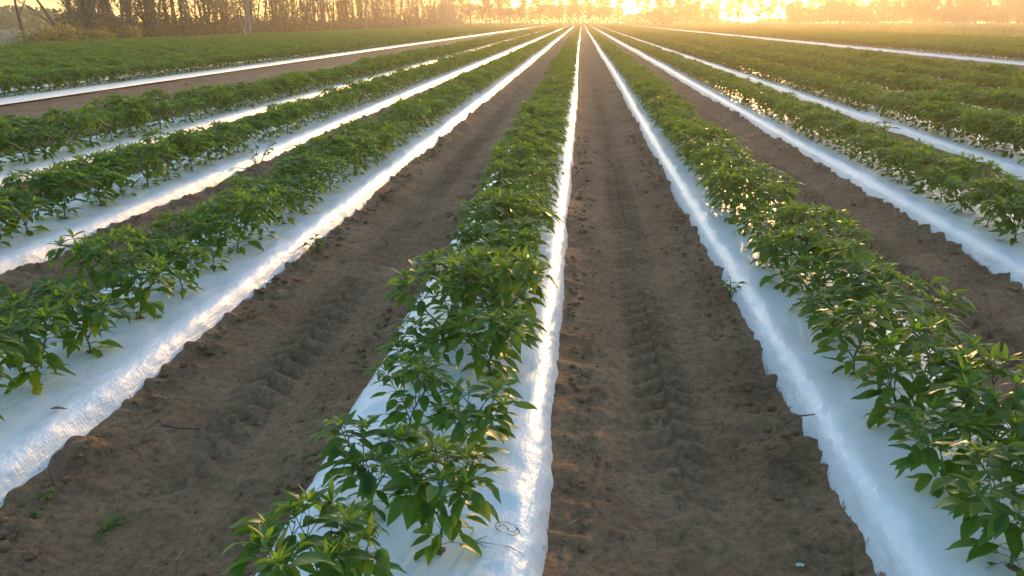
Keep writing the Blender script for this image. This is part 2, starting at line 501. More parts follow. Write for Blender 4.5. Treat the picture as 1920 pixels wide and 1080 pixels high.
# ------------------------------------------------------------------ plastic covered beds
def build_bed(x0, fine, label, group, ystart=-0.4):
    prof = [(-1.00, -0.09), (-0.975, 0.00), (-0.95, 0.042), (-0.92, 0.078), (-0.893, 0.105), (-0.865, 0.122), (-0.832, 0.134), (-0.79, 0.1425),
            (-0.745, 0.1475), (-0.68, 0.149), (-0.55, 0.147), (-0.4, 0.145), (-0.2, 0.1455), (0, 0.146)]
    prof = prof + [(-a, b) for a, b in prof[-2::-1]]
    if not fine: prof = prof[::3] if len(prof[::3]) % 2 else prof[::2]
    else:
        pp = []
        for a, b in zip(prof[:-1], prof[1:]):
            pp += [a, ((a[0] + b[0]) / 2, (a[1] + b[1]) / 2)]
        prof = pp + [prof[-1]]
    pu = np.array([p[0] for p in prof]) * HALF; pz = np.array([p[1] for p in prof])
    ys = [ystart]
    y = max(ystart, 1.5) if fine else ystart
    ys.append(y + 0.01)
    while y < Y_END:
        y += max(0.011, abs(y) * 0.006) if fine else max(0.15, abs(y) * 0.02)
        ys.append(min(y, Y_END))
    ys = np.array(ys)
    U, Y = np.meshgrid(pu, ys); Zp = np.meshgrid(pz, ys)[0]
    s = x0 * 7.7
    side = np.clip((np.abs(U) - 0.285) / 0.06, 0, 1)
    wx = N1(Y * 2.2 + s, np.sign(U) * 3 + s) * 0.016 * side * np.sign(U)
    crk = (N2(Y * 24 + U * 40 + s, U * 30) * 0.0025 + (np.abs(N3(Y * 11 - U * 30, U * 30 + s)) - 0.2) * 0.008 + N4(Y * 62, U * 40 + s) * 0.003 + N1(Y * 5, U * 9 + s) * 0.007)
    if not fine: crk *= 0
    top = N4(Y * 2.5 + s, U * 5) * 0.008 + N1(Y * 9, U * 7 + s) * 0.004
    # long taut folds across the film
    fold = np.abs(N2(Y * 5 + U * 6 + s, U * 1.5 + s)) * 0.011 + np.clip(0.12 - np.abs(N3(Y * 3.1 - U * 7 + s, U * 3 + Y * 0.7)), 0, 1) * 0.06
    Z = Zp + crk * side * (Zp > 0.0) + top * (1 - side) + fold * (1 - side) * (1.0 if fine else 0)
    X = x0 + waver(x0, Y) + U + wx + crk * side * np.sign(U) * 0.8
    ny, nx = X.shape
    idx = np.arange(ny * nx).reshape(ny, nx)
    F = np.stack([idx[:-1, :-1].ravel(), idx[:-1, 1:].ravel(), idx[1:, 1:].ravel(), idx[1:, :-1].ravel()], 1)
    sh = np.repeat((0.10 + 0.90 * side).ravel()[:, None], 3, 1)
    o = link("mulch_bed", mesh_np("mulch_bed", np.stack([X.ravel(), Y.ravel(), Z.ravel()], 1), F, True, None, sh), M_film)
    tag(o, label, "mulch bed", group)
    return o, (lambda x, y: float(Z[min(np.searchsorted(ys, y), ny - 1), int(np.argmin(np.abs(X[min(np.searchsorted(ys, y), ny - 1)] - x)))]))

BED_NAME = {0: "the inked white bed", -1: "first bed left of inked bed", -2: "second bed left of inked bed", -3: "third bed left of inked bed",
            1: "first bed right of inked bed", 2: "second bed right of inked bed", 3: "third bed right of inked bed",
            4: "fourth bed right of inked bed"}
bed_lab = {0: "long raised bed under white plastic film inked with an arrow and a circled 2",
           -1: "white plastic covered bed first to the left of the inked bed",
           -2: "white plastic covered bed second to the left of the inked bed",
           -3: "white plastic covered bed bordering the bare reddish lane on its woodland side",
           1: "white plastic covered bed first to the right of the inked bed",
           2: "white plastic covered bed second to the right of the inked bed",
           3: "white plastic covered bed third to the right of the inked bed",
           4: "white plastic covered bed fourth to the right of the inked bed, mostly under foliage",
           5: "white plastic covered bed fifth to the right of the inked bed, mostly under foliage",
           6: "white plastic covered bed sixth to the right of the inked bed, mostly under foliage"}
BEDS = {}; bed_h = None
for k in sorted(BED_X):
    o, hf = build_bed(BED_X[k], -3 <= k <= 3, bed_lab[k], "white plastic mulched beds of the middle block")
    BEDS[k] = o
    if k == 0: bed_h = hf
for i in range(3):
    build_bed(LEFT_X[i], False, "white plastic covered bed, %s beyond the bare lane towards the woodland" % ORD[i + 1], "white plastic mulched beds beyond the lanes", 8)
    build_bed(RIGHT_X[i], False, "white plastic covered bed, %s beyond the gap towards the tall grass" % ORD[i + 1], "white plastic mulched beds beyond the lanes", 8)

# handwriting on the film of the inked bed: a circled 2 and an arrow
def ink():
    mb = MB()
    def stroke(pts, w=0.0017):
        n = len(pts)
        P = [Vector((p[0], p[1], bed_h(p[0], p[1]) + 0.0055)) for p in pts]
        vs = []; 
        for i in range(n):
            d = P[min(i + 1, n - 1)] - P[max(i - 1, 0)]; d.z = 0; d.normalize()
            s = Vector((-d.y, d.x, 0)) * w * (0.8 + 0.4 * math.sin(i * 0.7))
            vs += [tuple(P[i] - s), tuple(P[i] + s)]
        mb.add(vs, [(2 * i, 2 * i + 2, 2 * i + 3, 2 * i + 1) for i in range(n - 1)])
    import importlib
    def un(px, py):
        cx, cyy, cz = px - 960, 540 - py, F_PX
        Yv = cz * math.cos(PITCH) + cyy * math.sin(PITCH); Zv = -cz * math.sin(PITCH) + cyy * math.cos(PITCH)
        t = (0.148 - CAM_H) / Zv
        return ((cx * math.cos(YAW) - Yv * math.sin(YAW)) * t, (cx * math.sin(YAW) + Yv * math.cos(YAW)) * t)
    cx0, cy0 = -0.1765, 2.098
    pts = []
    for i in range(45):
        t = 2.6 + 2 * math.pi * i / 41
        e = 1 + 0.012 * i / 44
        a, b = 0.0385 * e * math.cos(t), 0.0255 * e * math.sin(t)
        ca, sa = math.cos(-0.62), math.sin(-0.62)
        pts.append((cx0 + a * ca - b * sa, cy0 + a * sa + b * ca))
    stroke(pts)
    two = [(-0.0235, 0.004), (-0.0215, 0.012), (-0.015, 0.0165), (-0.008, 0.0135), (-0.003, 0.006), (0.002, -0.003), (0.007, -0.012), (0.013, -0.0165),
           (0.021, -0.014), (0.0265, -0.006), (0.0275, 0.004), (0.0245, 0.014)]
    sm = []
    for i in range(len(two) - 1):
        for s in range(4):
            t = s / 4.0
            sm.append((cx0 + two[i][0] * (1 - t) + two[i + 1][0] * t, cy0 + two[i][1] * (1 - t) + two[i + 1][1] * t))
    stroke(sm)
    a0, a1 = (-0.128, 2.000), (-0.262, 2.030)
    stroke([(a0[0] + (a1[0] - a0[0]) * t / 14, a0[1] + (a1[1] - a0[1]) * t / 14) for t in range(15)])
    stroke([(a1[0] + 0.036 * t / 6, a1[1] + 0.026 * t / 6) for t in range(7)])
    stroke([(a1[0] + 0.036 * t / 6, a1[1] - 0.026 * t / 6) for t in range(7)])
    o = link("ink_marking", mb.mesh("ink_marking", False), M_ink, BEDS[0])
ink()

# ------------------------------------------------------------------ pepper plants
def leaf_into(mb, base, d, L, W, droop, fold, roll, rng, young, rnd):
    d = Vector(d).normalized()
    side = d.cross(Vector((0, 0, 1)))
    if side.length < 0.1: side = Vector((math.cos(roll * 5), math.sin(roll * 5), 0))
    side.normalize()
    side = (side + Vector((0, 0, 1)) * roll).normalized()
    st = [(0.0, 0.06), (0.12, 0.55), (0.30, 0.95), (0.52, 0.93), (0.74, 0.55), (0.90, 0.20), (1.0, 0.0)]
    p = Vector(base); cur = d.copy(); vs = []; cs = []; lt = 0.0
    for i, (t, w) in enumerate(st):
        seg = (t - lt) * L; lt = t
        p = p + cur * seg
        cur = (cur + Vector((0, 0, -1)) * droop * (0.22 if i else 0.05)).normalized()
        up = side.cross(cur).normalized()
        if up.z < 0 and young < 0.5 and abs(cur.z) < 0.9: up = -up
        ww = W * 0.5 * w
        wob = rng.uniform(-1, 1) * 0.09 * W
        for s in (-1, 0, 1):
            q = p + side * (s * ww) + up * (abs(s) * ww * fold + (wob if s else 0) * (0 < i < 6))
            vs.append(tuple(q)); cs.append((rnd, t if s == 0 else min(1.0, t + 0.12), young))
    qs = []
    for i in range(len(st) - 1):
        a = i * 3
        qs += [(a, a + 1, a + 4, a + 3), (a + 1, a + 2, a + 5, a + 4)]
    mb.add(vs, qs, (), cs)

def make_pepper(seed, height=0.36, leaves=1.0):
    rng = random.Random(seed)
    stem = MB(); fol = MB()
    tips = []
    def V(a, el): return Vector((math.cos(a) * math.cos(el), math.sin(a) * math.cos(el), math.sin(el)))
    def petiole_leaf(node, a, el, L, young=0.0, pet=None, droop=None):
        pet = pet if pet is not None else L * rng.uniform(0.35, 0.6)
        d = V(a, el)
        e = node + d * pet
        if young < 0.5:
            mid = node + d * pet * 0.5 + Vector((0, 0, 0.006))
            stem.tube([node, mid, e], [0.0016, 0.0013, 0.0011], 3, (0.5, 0.5, 0.3), False)
        dl = V(a + rng.uniform(-0.25, 0.25), el * 0.5 + rng.uniform(-0.4, 0.1) if young < 0.5 else el)
        leaf_into(fol, e if young < 0.5 else node, dl, L, L * rng.uniform(0.38, 0.49) * (1 if young < 0.5 else 0.6), rng.uniform(0.2, 1.0) if droop is None else droop,
                  rng.uniform(0.10, 0.45), rng.uniform(-0.35, 0.35), rng, young, rng.random())
    # main stem
    h0 = height * rng.uniform(0.17, 0.25)
    fork = Vector((rng.uniform(-.015, .015), rng.uniform(-.015, .015), h0))
    stem.tube([(0, 0, -0.03), (fork.x * .4, fork.y * .4, h0 * .5), fork], [0.0058, 0.0050, 0.0044], 6)
    a = rng.uniform(0, 6.28)
    for i in range(9):
        z = h0 * (0.16 + 0.10 * i)
        a += 2.4 + rng.uniform(-.3, .3)
        petiole_leaf(Vector((fork.x * z / h0, fork.y * z / h0, z)), a, rng.uniform(0.0, 0.5), rng.uniform(0.08, 0.125))
    def branch(p, a, el, length, r, level):
        d = V(a, el)
        q = p + d * length
        mid = p + d * length * 0.5 + Vector((rng.uniform(-1, 1), rng.uniform(-1, 1), 0.5)) * 0.006
        stem.tube([p, mid, q], [r, r * 0.85, r * 0.72], 4, (0.5, 0.5, 0.4), False)
        for node in (mid, q):
            for _ in range(3 if rng.random() < leaves - 0.5 else 2):
                petiole_leaf(node, rng.uniform(0, 6.28) if rng.random() < 0.35 else a + rng.uniform(-1.7, 1.7), rng.uniform(-0.15, 0.65), rng.uniform(0.07, 0.128) * (1 - 0.08 * level))
        if level < 2:
            n = 2
            for s in range(n):
                branch(q, a + (s - 0.5) * rng.uniform(1.0, 1.9) + rng.uniform(-.3, .3), min(1.45, el + rng.uniform(-0.20, 0.38)), length * rng.uniform(0.74, 1.0), r * 0.7, level + 1)
        else:
            tip = q + Vector((0, 0, 0.012))
            stem.tube([q, tip], [r * 0.6, r * 0.4], 3, (0.5, 0.5, 0.6), False)
            b = rng.uniform(0, 6.28)
            for j in range(rng.choice([5, 6, 8])):
                b += 2.4 + rng.uniform(-.5, .5)
                petiole_leaf(tip, b, 0.3 + 0.125 * j, rng.uniform(0.06, 0.10) * (1 - 0.06 * j), 0.55 + 0.45 * rng.random(), 0, rng.uniform(0.1, 0.7))
            if rng.random() < 0.5:   # bud
                bd = tip + V(b, 0.3) * 0.012
                stem.tube([tip, bd, bd + Vector((0, 0, -0.006))], [0.0008, 0.0028, 0.0022], 5, (0.7, 0.5, 0.9))
    a = rng.uniform(0, 6.28)
    nb = rng.choice([3, 4])
    for s in range(nb):
        branch(fork, a + s * 6.283 / nb + rng.uniform(-.3, .3), rng.uniform(0.75, 1.05), height * rng.uniform(0.23, 0.29), 0.0042, 0)
    sm = stem.mesh("stem"); fm = fol.mesh("foliage")
    zs = sorted(v.co.z for v in fm.vertices); zmax = zs[int(len(zs) * 0.985)]
    for me in (sm, fm):
        for v in me.vertices:
            if v.co.z > 0: v.co.z *= height * 1.04 / zmax
    zmax = height * 1.04
    return sm, fm, zmax

# source plants: the first copies of each kind stand in the field themselves
VAR = []
for s in range(14):
    sm, fm, zm = make_pepper(100 + s, 0.33 + 0.03 * ((s * 7) % 4) / 3, 0.75)
    sm.materials.append(M_stem); fm.materials.append(M_leaf)
    VAR.append((sm, fm, zm)); print('pepper', zm, len(fm.polygons))

rp = random.Random(5)
spots = []   # (bed key or None, line -1/+1, x, y, variant, rot, scale)
NEAR0 = {(0, 1): [1.99, 2.56, 3.216], (0, -1): [1.62, 2.18, 2.66, 3.127], (1, -1): [2.03, 2.42, 2.86], (1, 1): [1.85, 2.25, 2.64, 3.05],
         (-1, 1): [2.55, 2.957, 3.327, 3.772, 4.18, 4.611], (-1, -1): [2.75, 3.15, 3.55, 3.97, 4.40]}
for k in sorted(BED_X):
    for line in (-1, 1):
        ysl = list(NEAR0.get((k, line), [1.9 + rp.uniform(0, 0.3)]))
        y = ysl[-1]
        while y < Y_END - 1:
            y += 0.415 * rp.uniform(0.86, 1.14)
            if rp.random() < 0.015 and y > 6: continue
            ysl.append(y)
        for y in ysl:
            x = BED_X[k] + float(waver(BED_X[k], y)) + line * (ROW_OFF if -3 < k < 3 else 0.16) + rp.uniform(-.018, .018)
            spots.append((k, line, x, y, rp.randrange(14), rp.uniform(0, 6.283), rp.uniform(0.74, 0.86) if k == 0 and y < 2.8 else rp.uniform(0.78, 1.06) * (0.95 if k == 2 else 0.88 if k == 1 and line < 0 and y < 6 else 1.0 if -3 < k < 3 else 1.22)))
for lst, y0 in ((LEFT_X, 9.0), (RIGHT_X, 16.0)):
    for x0 in lst:
        for line in (-1, 1):
            y = y0 + rp.uniform(0, .4)
            while y < (Y_END - 1):
                y += 0.43 * rp.uniform(0.85, 1.15)
                spots.append((None, line, x0 + float(waver(x0, y)) + line * ROW_OFF * 1.2 + rp.uniform(-.02, .02), y, rp.randrange(14), rp.uniform(0, 6.283), rp.uniform(1.0, 1.30)))

def in_frame(x, y, r=0.2):
    for dx in (-r, 0, r):
        for z in (0.14, 0.5):
            px, py, w = project(x + dx, y, z)
            if -5 < px < 1925 and -5 < py < 1085: return True
    return False
order = sorted([s for s in spots if s[0] is not None and in_frame(s[2], s[3])], key=lambda s: (project(s[2], s[3], 0.35)[2]))
near = set(order[:300])
# ordinal of each near plant in its own line, counted from the camera
cnt = {}
protos = {}
def hole_mesh():
    rg = nrng(12); n = 16; a = np.arange(n) * 2 * math.pi / n
    r = 0.026 * rg.uniform(0.7, 1.3, n)
    v = [(0, 0, 0.006)] + [(r[i] * math.cos(a[i]) * .55, r[i] * math.sin(a[i]) * .55, 0.0075) for i in range(n)] + [(r[i] * math.cos(a[i]), r[i] * math.sin(a[i]), 0.0035) for i in range(n)]
    tris = [(0, 1 + i, 1 + (i + 1) % n) for i in range(n)]
    qs = [(1 + i, 1 + n + i, 1 + n + (i + 1) % n, 1 + (i + 1) % n) for i in range(n)]
    me = mesh_np("soil_plug", np.array(v), [np.array(qs), np.array(tris)]); me.materials.append(M_soil)
    return me
HOLE = hole_mesh()
for s in sorted(near, key=lambda s: s[3]):
    k, line, x, y, v, rot, sc = s
    cnt[(k, line)] = cnt.get((k, line), 0) + 1
    lab = "pepper plant on %s, %s plant of its %s line" % (BED_NAME[k], ordinal(cnt[(k, line)]), "left" if line < 0 else "right")
    group = "pepper plants in double lines on the white beds"
    tilt = (rp.uniform(-.11, .11), rp.uniform(-.11, .11), rot)
    zb = 0.145; hz = rp.uniform(0.86, 1.12)
    if v not in protos:
        r = thing("pepper_plant", lab, "pepper plant", (x, y, zb), 0, group)
        link("soil_plug", HOLE, M_soil, r); link("stem", VAR[v][0], M_stem, r); link("foliage", VAR[v][1], M_leaf, r)
        r.rotation_euler = tilt; r.scale = (sc, sc, sc * hz)
        protos[v] = r
    else:
        place_copy(protos[v], (x, y, zb), tilt, (sc, sc, sc * hz), lab, "pepper plant", group)

# the many thousands of plants farther down the rows: one crop
def scatter_object(name, pts, rots, scales, idx, sources):
    """one object that scatters the given source meshes over its points"""
    me = bpy.data.meshes.new(name)
    me.vertices.add(len(pts))
    me.vertices.foreach_set("co", np.asarray(pts, dtype=np.float32).ravel())
    for nm, arr in (("turn", rots), ("size", scales)):
        a = me.attributes.new(nm, 'FLOAT', 'POINT'); a.data.foreach_set("value", np.asarray(arr, dtype=np.float32))
    a = me.attributes.new("pick", 'INT', 'POINT'); a.data.foreach_set("value", np.asarray(idx, dtype=np.int32))
    o = bpy.data.objects.new(name, me); C.objects.link(o)
    ng = bpy.data.node_groups.new(name, 'GeometryNodeTree')
    ng.interface.new_socket("Geometry", in_out='INPUT', socket_type='NodeSocketGeometry')
    ng.interface.new_socket("Geometry", in_out='OUTPUT', socket_type='NodeSocketGeometry')
    L = ng.links
    gi = ng.nodes.new("NodeGroupInput"); go = ng.nodes.new("NodeGroupOutput")
    mtp = ng.nodes.new("GeometryNodeMeshToPoints"); L.new(gi.outputs[0], mtp.inputs[0])
    g2i = ng.nodes.new("GeometryNodeGeometryToInstance")
    for src in reversed(sources):
        oi = ng.nodes.new("GeometryNodeObjectInfo"); oi.inputs[0].default_value = src
        oi.transform_space = 'ORIGINAL'
        L.new(oi.outputs["Geometry"], g2i.inputs[0])
    iop = ng.nodes.new("GeometryNodeInstanceOnPoints")
    L.new(mtp.outputs[0], iop.inputs["Points"]); L.new(g2i.outputs[0], iop.inputs["Instance"])
    iop.inputs["Pick Instance"].default_value = True
    def attr(nm, typ):
        n = ng.nodes.new("GeometryNodeInputNamedAttribute"); n.data_type = typ; n.inputs[0].default_value = nm
        return n.outputs[0]
    L.new(attr("pick", 'INT'), iop.inputs["Instance Index"])
    cx = ng.nodes.new("ShaderNodeCombineXYZ"); L.new(attr("turn", 'FLOAT'), cx.inputs[2])
    L.new(cx.outputs[0], iop.inputs["Rotation"])
    L.new(attr("size", 'FLOAT'), iop.inputs["Scale"])
    L.new(iop.outputs[0], go.inputs[0])
    md = o.modifiers.new("scatter", 'NODES'); md.node_group = ng
    return o

def joined(name, sm, fm):
    nv = len(sm.vertices)
    a = np.empty(nv * 3, np.float32); sm.vertices.foreach_get("co", a)
    b = np.empty(len(fm.vertices) * 3, np.float32); fm.vertices.foreach_get("co", b)
    ta = np.empty(nv * 4, np.float32); sm.attributes["tint"].data.foreach_get("color", ta)
    tb = np.empty(len(fm.vertices) * 4, np.float32); fm.attributes["tint"].data.foreach_get("color", tb)
    faces = {3: [], 4: []}; mi = {3: [], 4: []}
    for me, off, m in ((sm, 0, 0), (fm, nv, 1)):
        for p in me.polygons:
            vs = [i + off for i in p.vertices]
            faces[len(vs)].append(vs); mi[len(vs)].append(m)
    fl = [np.array(faces[n]) for n in (4, 3) if faces[n]]
    mil = mi[4] + mi[3]
    me = mesh_np(name, np.concatenate([a, b]).reshape(-1, 3), fl, True, mil, np.concatenate([ta, tb]).reshape(-1, 4)[:, :3])
    me.materials.append(M_stem); me.materials.append(M_leaf)
    return me
src = [bpy.data.objects.new("pepper_source", joined("pepper_source", VAR[i][0], VAR[i][1])) for i in range(14)]
rest = [s for s in spots if s not in near]
ptz = [(s[2], s[3], 0.145 if s[0] is not None and abs(s[0]) < 3 else 0.105) for s in rest]
crop = scatter_object("pepper_crop", ptz, [s[5] for s in rest], [s[6] for s in rest], [s[4] for s in rest], src)
crop["kind"] = "stuff"; crop["label"] = "thousands of green pepper plants filling the rows towards the trees"

# ------------------------------------------------------------------ trees
def cloud(centers, size, rng, flat=0.0):
    """one pointed leaf face per centre; returns verts, quads"""
    n = len(centers)
    d = rng.normal(size=(n, 3)); d[:, 2] -= 0.2; d /= np.linalg.norm(d, axis=1)[:, None]
    e = rng.normal(size=(n, 3)); e -= (e * d).sum(1)[:, None] * d; e /= np.linalg.norm(e, axis=1)[:, None]
    s = size * rng.uniform(0.6, 1.4, n)[:, None]
    c = np.asarray(centers)
    v = np.stack([c - d * s * 0.5, c + e * s * 0.28, c + d * s * 0.5, c - e * s * 0.28], 1).reshape(-1, 3)
    q = np.arange(n * 4).reshape(-1, 4)
    t = np.stack([rng.random(n), np.full(n, 0.3), rng.random(n)], 1)
    return v, q, np.repeat(t, 4, 0)

def crown_mesh(name, centers, size, rng):
    v, q, t = cloud(centers, size, rng)
    return mesh_np(name, v, q, False, None, t)

def grow(mb, rnd, p, d, length, r, level, maxl, pts, bend=0.18, n=5, kids=(2, 4)):
    P = [p]; Rr = [r]; cur = d.normalized()
    for i in range(n):
        cur = (cur + Vector((rnd.gauss(0, bend), rnd.gauss(0, bend), rnd.gauss(0.05, bend * 0.6)))).normalized()
        P.append(P[-1] + cur * length / n); Rr.append(r * (1 - 0.75 * (i + 1) / n))
    mb.tube(P, Rr, 6 if level == 0 else 4, (0.5, 0.5, 0.5))
    for i in range(1, n + 1):
        pts.append((P[i], level))
    if level < maxl:
        for _ in range(rnd.randint(*kids)):
            i = rnd.randint(1, n)
            a = rnd.uniform(0, 6.283)
            side = Vector((math.cos(a), math.sin(a), rnd.uniform(0.1, 0.9))).normalized()
            nd_ = (cur * 0.5 + side).normalized()
            grow(mb, rnd, P[i], nd_, length * rnd.uniform(0.4, 0.65), max(Rr[i] * 0.6, 0.008), level + 1, maxl, pts, bend * 1.2, 4, kids)

def make_woods_tree(seed, nleaf=560):
    rnd = random.Random(seed); rg = nrng(seed)
    mb = MB(); pts = []
    H = rnd.uniform(9, 13); r = rnd.uniform(0.07, 0.15)
    lean = Vector((rnd.gauss(0, 0.07), rnd.gauss(0, 0.07), 1)).normalized()
    P = [Vector((0, 0, -0.2))]; cur = lean; Rr = [r * 1.25]
    n = 10
    for i in range(n):
        cur = (cur + Vector((rnd.gauss(0, .04), rnd.gauss(0, .04), 0.03))).normalized()
        P.append(P[-1] + cur * H / n); Rr.append(r * (1 - 0.8 * (i + 1) / n))
    mb.tube(P, Rr, 7)
    if rnd.random() < 0.4:   # a second stem from the foot
        grow(mb, rnd, P[0] + Vector((0.1, 0, 0.1)), Vector((rnd.gauss(0, .2), rnd.gauss(0, .2), 1)), H * 0.7, r * 0.6, 1, 2, pts, 0.06, 7, (2, 4))
    for _ in range(rnd.randint(13, 20)):
        i = rnd.randint(1, n - 1)
        a = rnd.uniform(0, 6.283)
        grow(mb, rnd, P[i] + (P[i + 1] - P[i]) * rnd.random(), Vector((math.cos(a), math.sin(a), rnd.uniform(0.5, 1.6))), rnd.uniform(0.8, 2.4) * (0.6 + 0.06 * i), 0.022 + 0.004 * (n - i), 1, 2, pts, 0.2, 4, (1, 3))
    base = [p for p, l in pts] + [P[rnd.randint(1, n)] for _ in range(40)]
    c = np.array([tuple(base[rnd.randrange(len(base))]) for _ in range(nleaf)]) + rg.normal(0, 0.22, (nleaf, 3))
    c = c[c[:, 2] > 0.3]
    return mb.mesh("trunk"), crown_mesh("crown", c, 0.15, rg)

def make_windbreak_tree(seed, dense=1.0, low=2.6):
    rnd = random.Random(seed); rg = nrng(seed)
    mb = MB(); pts = []
    H = rnd.uniform(13, 17)
    P = [Vector((0, 0, -0.2))]; Rr = [0.20]; cur = Vector((rnd.gauss(0, .03), rnd.gauss(0, .03), 1)).normalized(); n = 10
    for i in range(n):
        cur = (cur + Vector((rnd.gauss(0, .03), rnd.gauss(0, .03), 0.05))).normalized()
        P.append(P[-1] + cur * H / n); Rr.append(0.20 * (1 - 0.85 * (i + 1) / n))
    mb.tube(P, Rr, 7)
    for _ in range(22):
        i = rnd.randint(1, n - 1); a = rnd.uniform(0, 6.283)
        if P[i].z < low - 0.6: continue
        grow(mb, rnd, P[i], Vector((math.cos(a), math.sin(a), rnd.uniform(0.1, 0.9))), rnd.uniform(1.3, 2.7) * (1.2 - 0.07 * i), 0.05, 1, 2, pts, 0.2, 4, (1, 3))
    # leaf clumps hang round the limbs; sky shows between them
    cl = [p for p, l in pts if p.z > low]
    nclump = int(120 * dense)
    cen = []
    for _ in range(nclump):
        c0 = np.array(cl[rnd.randrange(len(cl))]); s = rnd.uniform(0.3, 0.8)
        m = int(30 * rnd.uniform(0.5, 1.4))
        cen.append(c0 + rg.normal(0, 1, (m, 3)) * np.array([s, s, s * 0.75]))
    cen = np.concatenate(cen); cen = cen[cen[:, 2] > low - 0.5]
    return mb.mesh("trunk"), crown_mesh("crown", cen, 0.36, rg)

def tree_thing(name, label, group, trunk, crown, tm, cm, loc, rz, sc=1.0, cat="tree"):
    t = thing(name, label, cat, loc, rz, group)
    link("trunk", trunk, tm, t)
    if crown is not None: link("crown", crown, cm, t)
    t.scale = (sc, sc, sc)
    return t

rt = random.Random(21)
# windbreak across the far end of the field, planted three metres apart
WB = [make_windbreak_tree(300 + i, 1.15, 2.1) for i in range(6)]
WBD = [make_windbreak_tree(340 + i, 2.1, 1.5) for i in range(5)]
wb_first = {}
D_WB = 277.0
px = 827.0; i = 0
n_wb = 0
while px < 1960:
    X = (px - 1090) / 1675.0 * D_WB
    gap = abs(px - 1176) < 11
    if not gap:
        n_wb += 1
        densekind = px > 1215 and not 1335 < px < 1455
        v = rt.randrange(5 if densekind else 6)
        key = (densekind, v)
        lab = "tall hazy %s-crowned tree, %s in the far windbreak line from woodland" % ("dense" if densekind else "loose", ordinal(n_wb))
        loc = (X + rt.uniform(-.25, .25), D_WB + rt.uniform(-.6, .6), 0.0); rz = rt.uniform(0, 6.28); sc = rt.uniform(0.85, 1.12)
        if key not in wb_first:
            wb_first[key] = tree_thing("windbreak_tree", lab, "windbreak trees along the far end of the field", *((WBD if densekind else WB)[v]), M_bark, M_far_leaf, loc, rz, sc)
        else:
            place_copy(wb_first[key], loc, (0, 0, rz), sc, lab, "tree", "windbreak trees along the far end of the field")
    px += 18.4 + rt.uniform(-.8, .8)

# woodland along the left edge
WT = [make_woods_tree(400 + i) for i in range(9)]
w_first = {}
EDGE = -33.0
def woods(label, x, y, v, sc):
    g = "slim trees of the woodland edge"
    if v not in w_first:
        w_first[v] = tree_thing("woodland_tree", label, g, WT[v][0], WT[v][1], M_bark, M_wood_leaf, (x, y, 0.03), rt.uniform(0, 6.28), sc)
    else:
        place_copy(w_first[v], (x, y, 0.03), (0, 0, rt.uniform(0, 6.28)), sc, label, "tree", g)
y = 57.5; n = 0
while y < 262:
    n += 1
    woods("slim dark-trunked tree, %s in the woodland's front line counted from the leaning bare tree" % ordinal(n), EDGE + rt.uniform(-1.2, 0.8) - (y - 60) * 0.012, y, rt.randrange(9), rt.uniform(0.8, 1.15))
    y += rt.uniform(1.3, 3.0) * (1 + max(0, y - 110) * 0.007)
for row, (dx, cntr) in enumerate(((-3.0, 62), (-6.5, 56), (-11, 46), (-17, 30))):
    for j in range(cntr):
        ya = 1.67 * (33 - dx) + 1.5
        y = ya + (262 - ya) * (max(0, j + rt.uniform(-.4, .4)) / cntr) ** 1.25
        woods("slim tree standing deeper in the woodland, behind its front line", EDGE + dx + rt.uniform(-1.3, 1.3) - (y - 60) * 0.012, y, rt.randrange(9), rt.uniform(0.85, 1.25))

# bare leaning tree at the open end of the woodland
def bare_tree(seed, d, H, r, nleaf=0):
    rnd = random.Random(seed); mb = MB(); pts = []
    grow(mb, rnd, Vector((0, 0, -0.1)), Vector(d), H, r, 0, 3, pts, 0.10, 8, (3, 5))
    return mb.mesh("trunk"), pts
tm_, _p = bare_tree(7, (-0.75, 0.1, 0.75), 5.5, 0.13)
bt = tree_thing("bare_tree", "leafless leaning tree at the open end of the woodland, under pale sky", None, tm_, None, M_bark, None, (-29.9, 50.5, 0.03), 0)
tm_, _p = bare_tree(19, (0.1, 0.1, 1), 5.0, 0.10)
tree_thing("bare_tree", "upright leafless tree at the very edge of the photo beside the orange shrub", None, tm_, None, M_bark, None, (-30.6, 46.9, 0.03), 0)
tm_, _p = bare_tree(31, (0.05, 0.0, 1), 5.0, 0.09)
tree_thing("bare_tree", "upright leafless tree between the leaning bare tree and the dark ivy-clad trunk", None, tm_, None, M_bark, None, (-31.4, 53.0, 0.03), 0)
# dark ivy-clad trunks
def ivy_tree(seed):
    rg = nrng(seed); rnd = random.Random(seed); mb = MB(); pts = []
    grow(mb, rnd, Vector((0, 0, -0.1)), Vector((-0.05, 0, 1)), 9, 0.2, 0, 1, pts, 0.03, 9, (3, 5))
    z = rg.uniform(0.4, 8.5, 2600)
    a = rg.uniform(0, 6.283, 2600)
    rr = (0.26 + 0.16 * np.sin(z * 2.1) * np.sin(a + z)) * rg.uniform(0.7, 1.5, 2600) * np.clip(0.45 + z * 0.35, 0, 1.25)
    c = np.stack([np.cos(a) * rr - z * 0.05, np.sin(a) * rr, z], 1)
    return mb.mesh("trunk"), crown_mesh("ivy", c, 0.16, rg)
for (x, y, s, lab) in ((-31.2, 54.6, 1, "thick dark ivy-clad trunk nearest the leaning bare tree"), (-32.0, 64.0, 2, "thick dark ivy-clad trunk further along the woodland edge behind a golden shrub")):
    tmm, cmm = ivy_tree(60 + s)
    tr = thing("ivy_clad_tree", lab, "tree", (x, y, 0.03), 0.4 * s, None)
    link("trunk", tmm, M_bark, tr); link("ivy", cmm, M_ivy_leaf, tr)
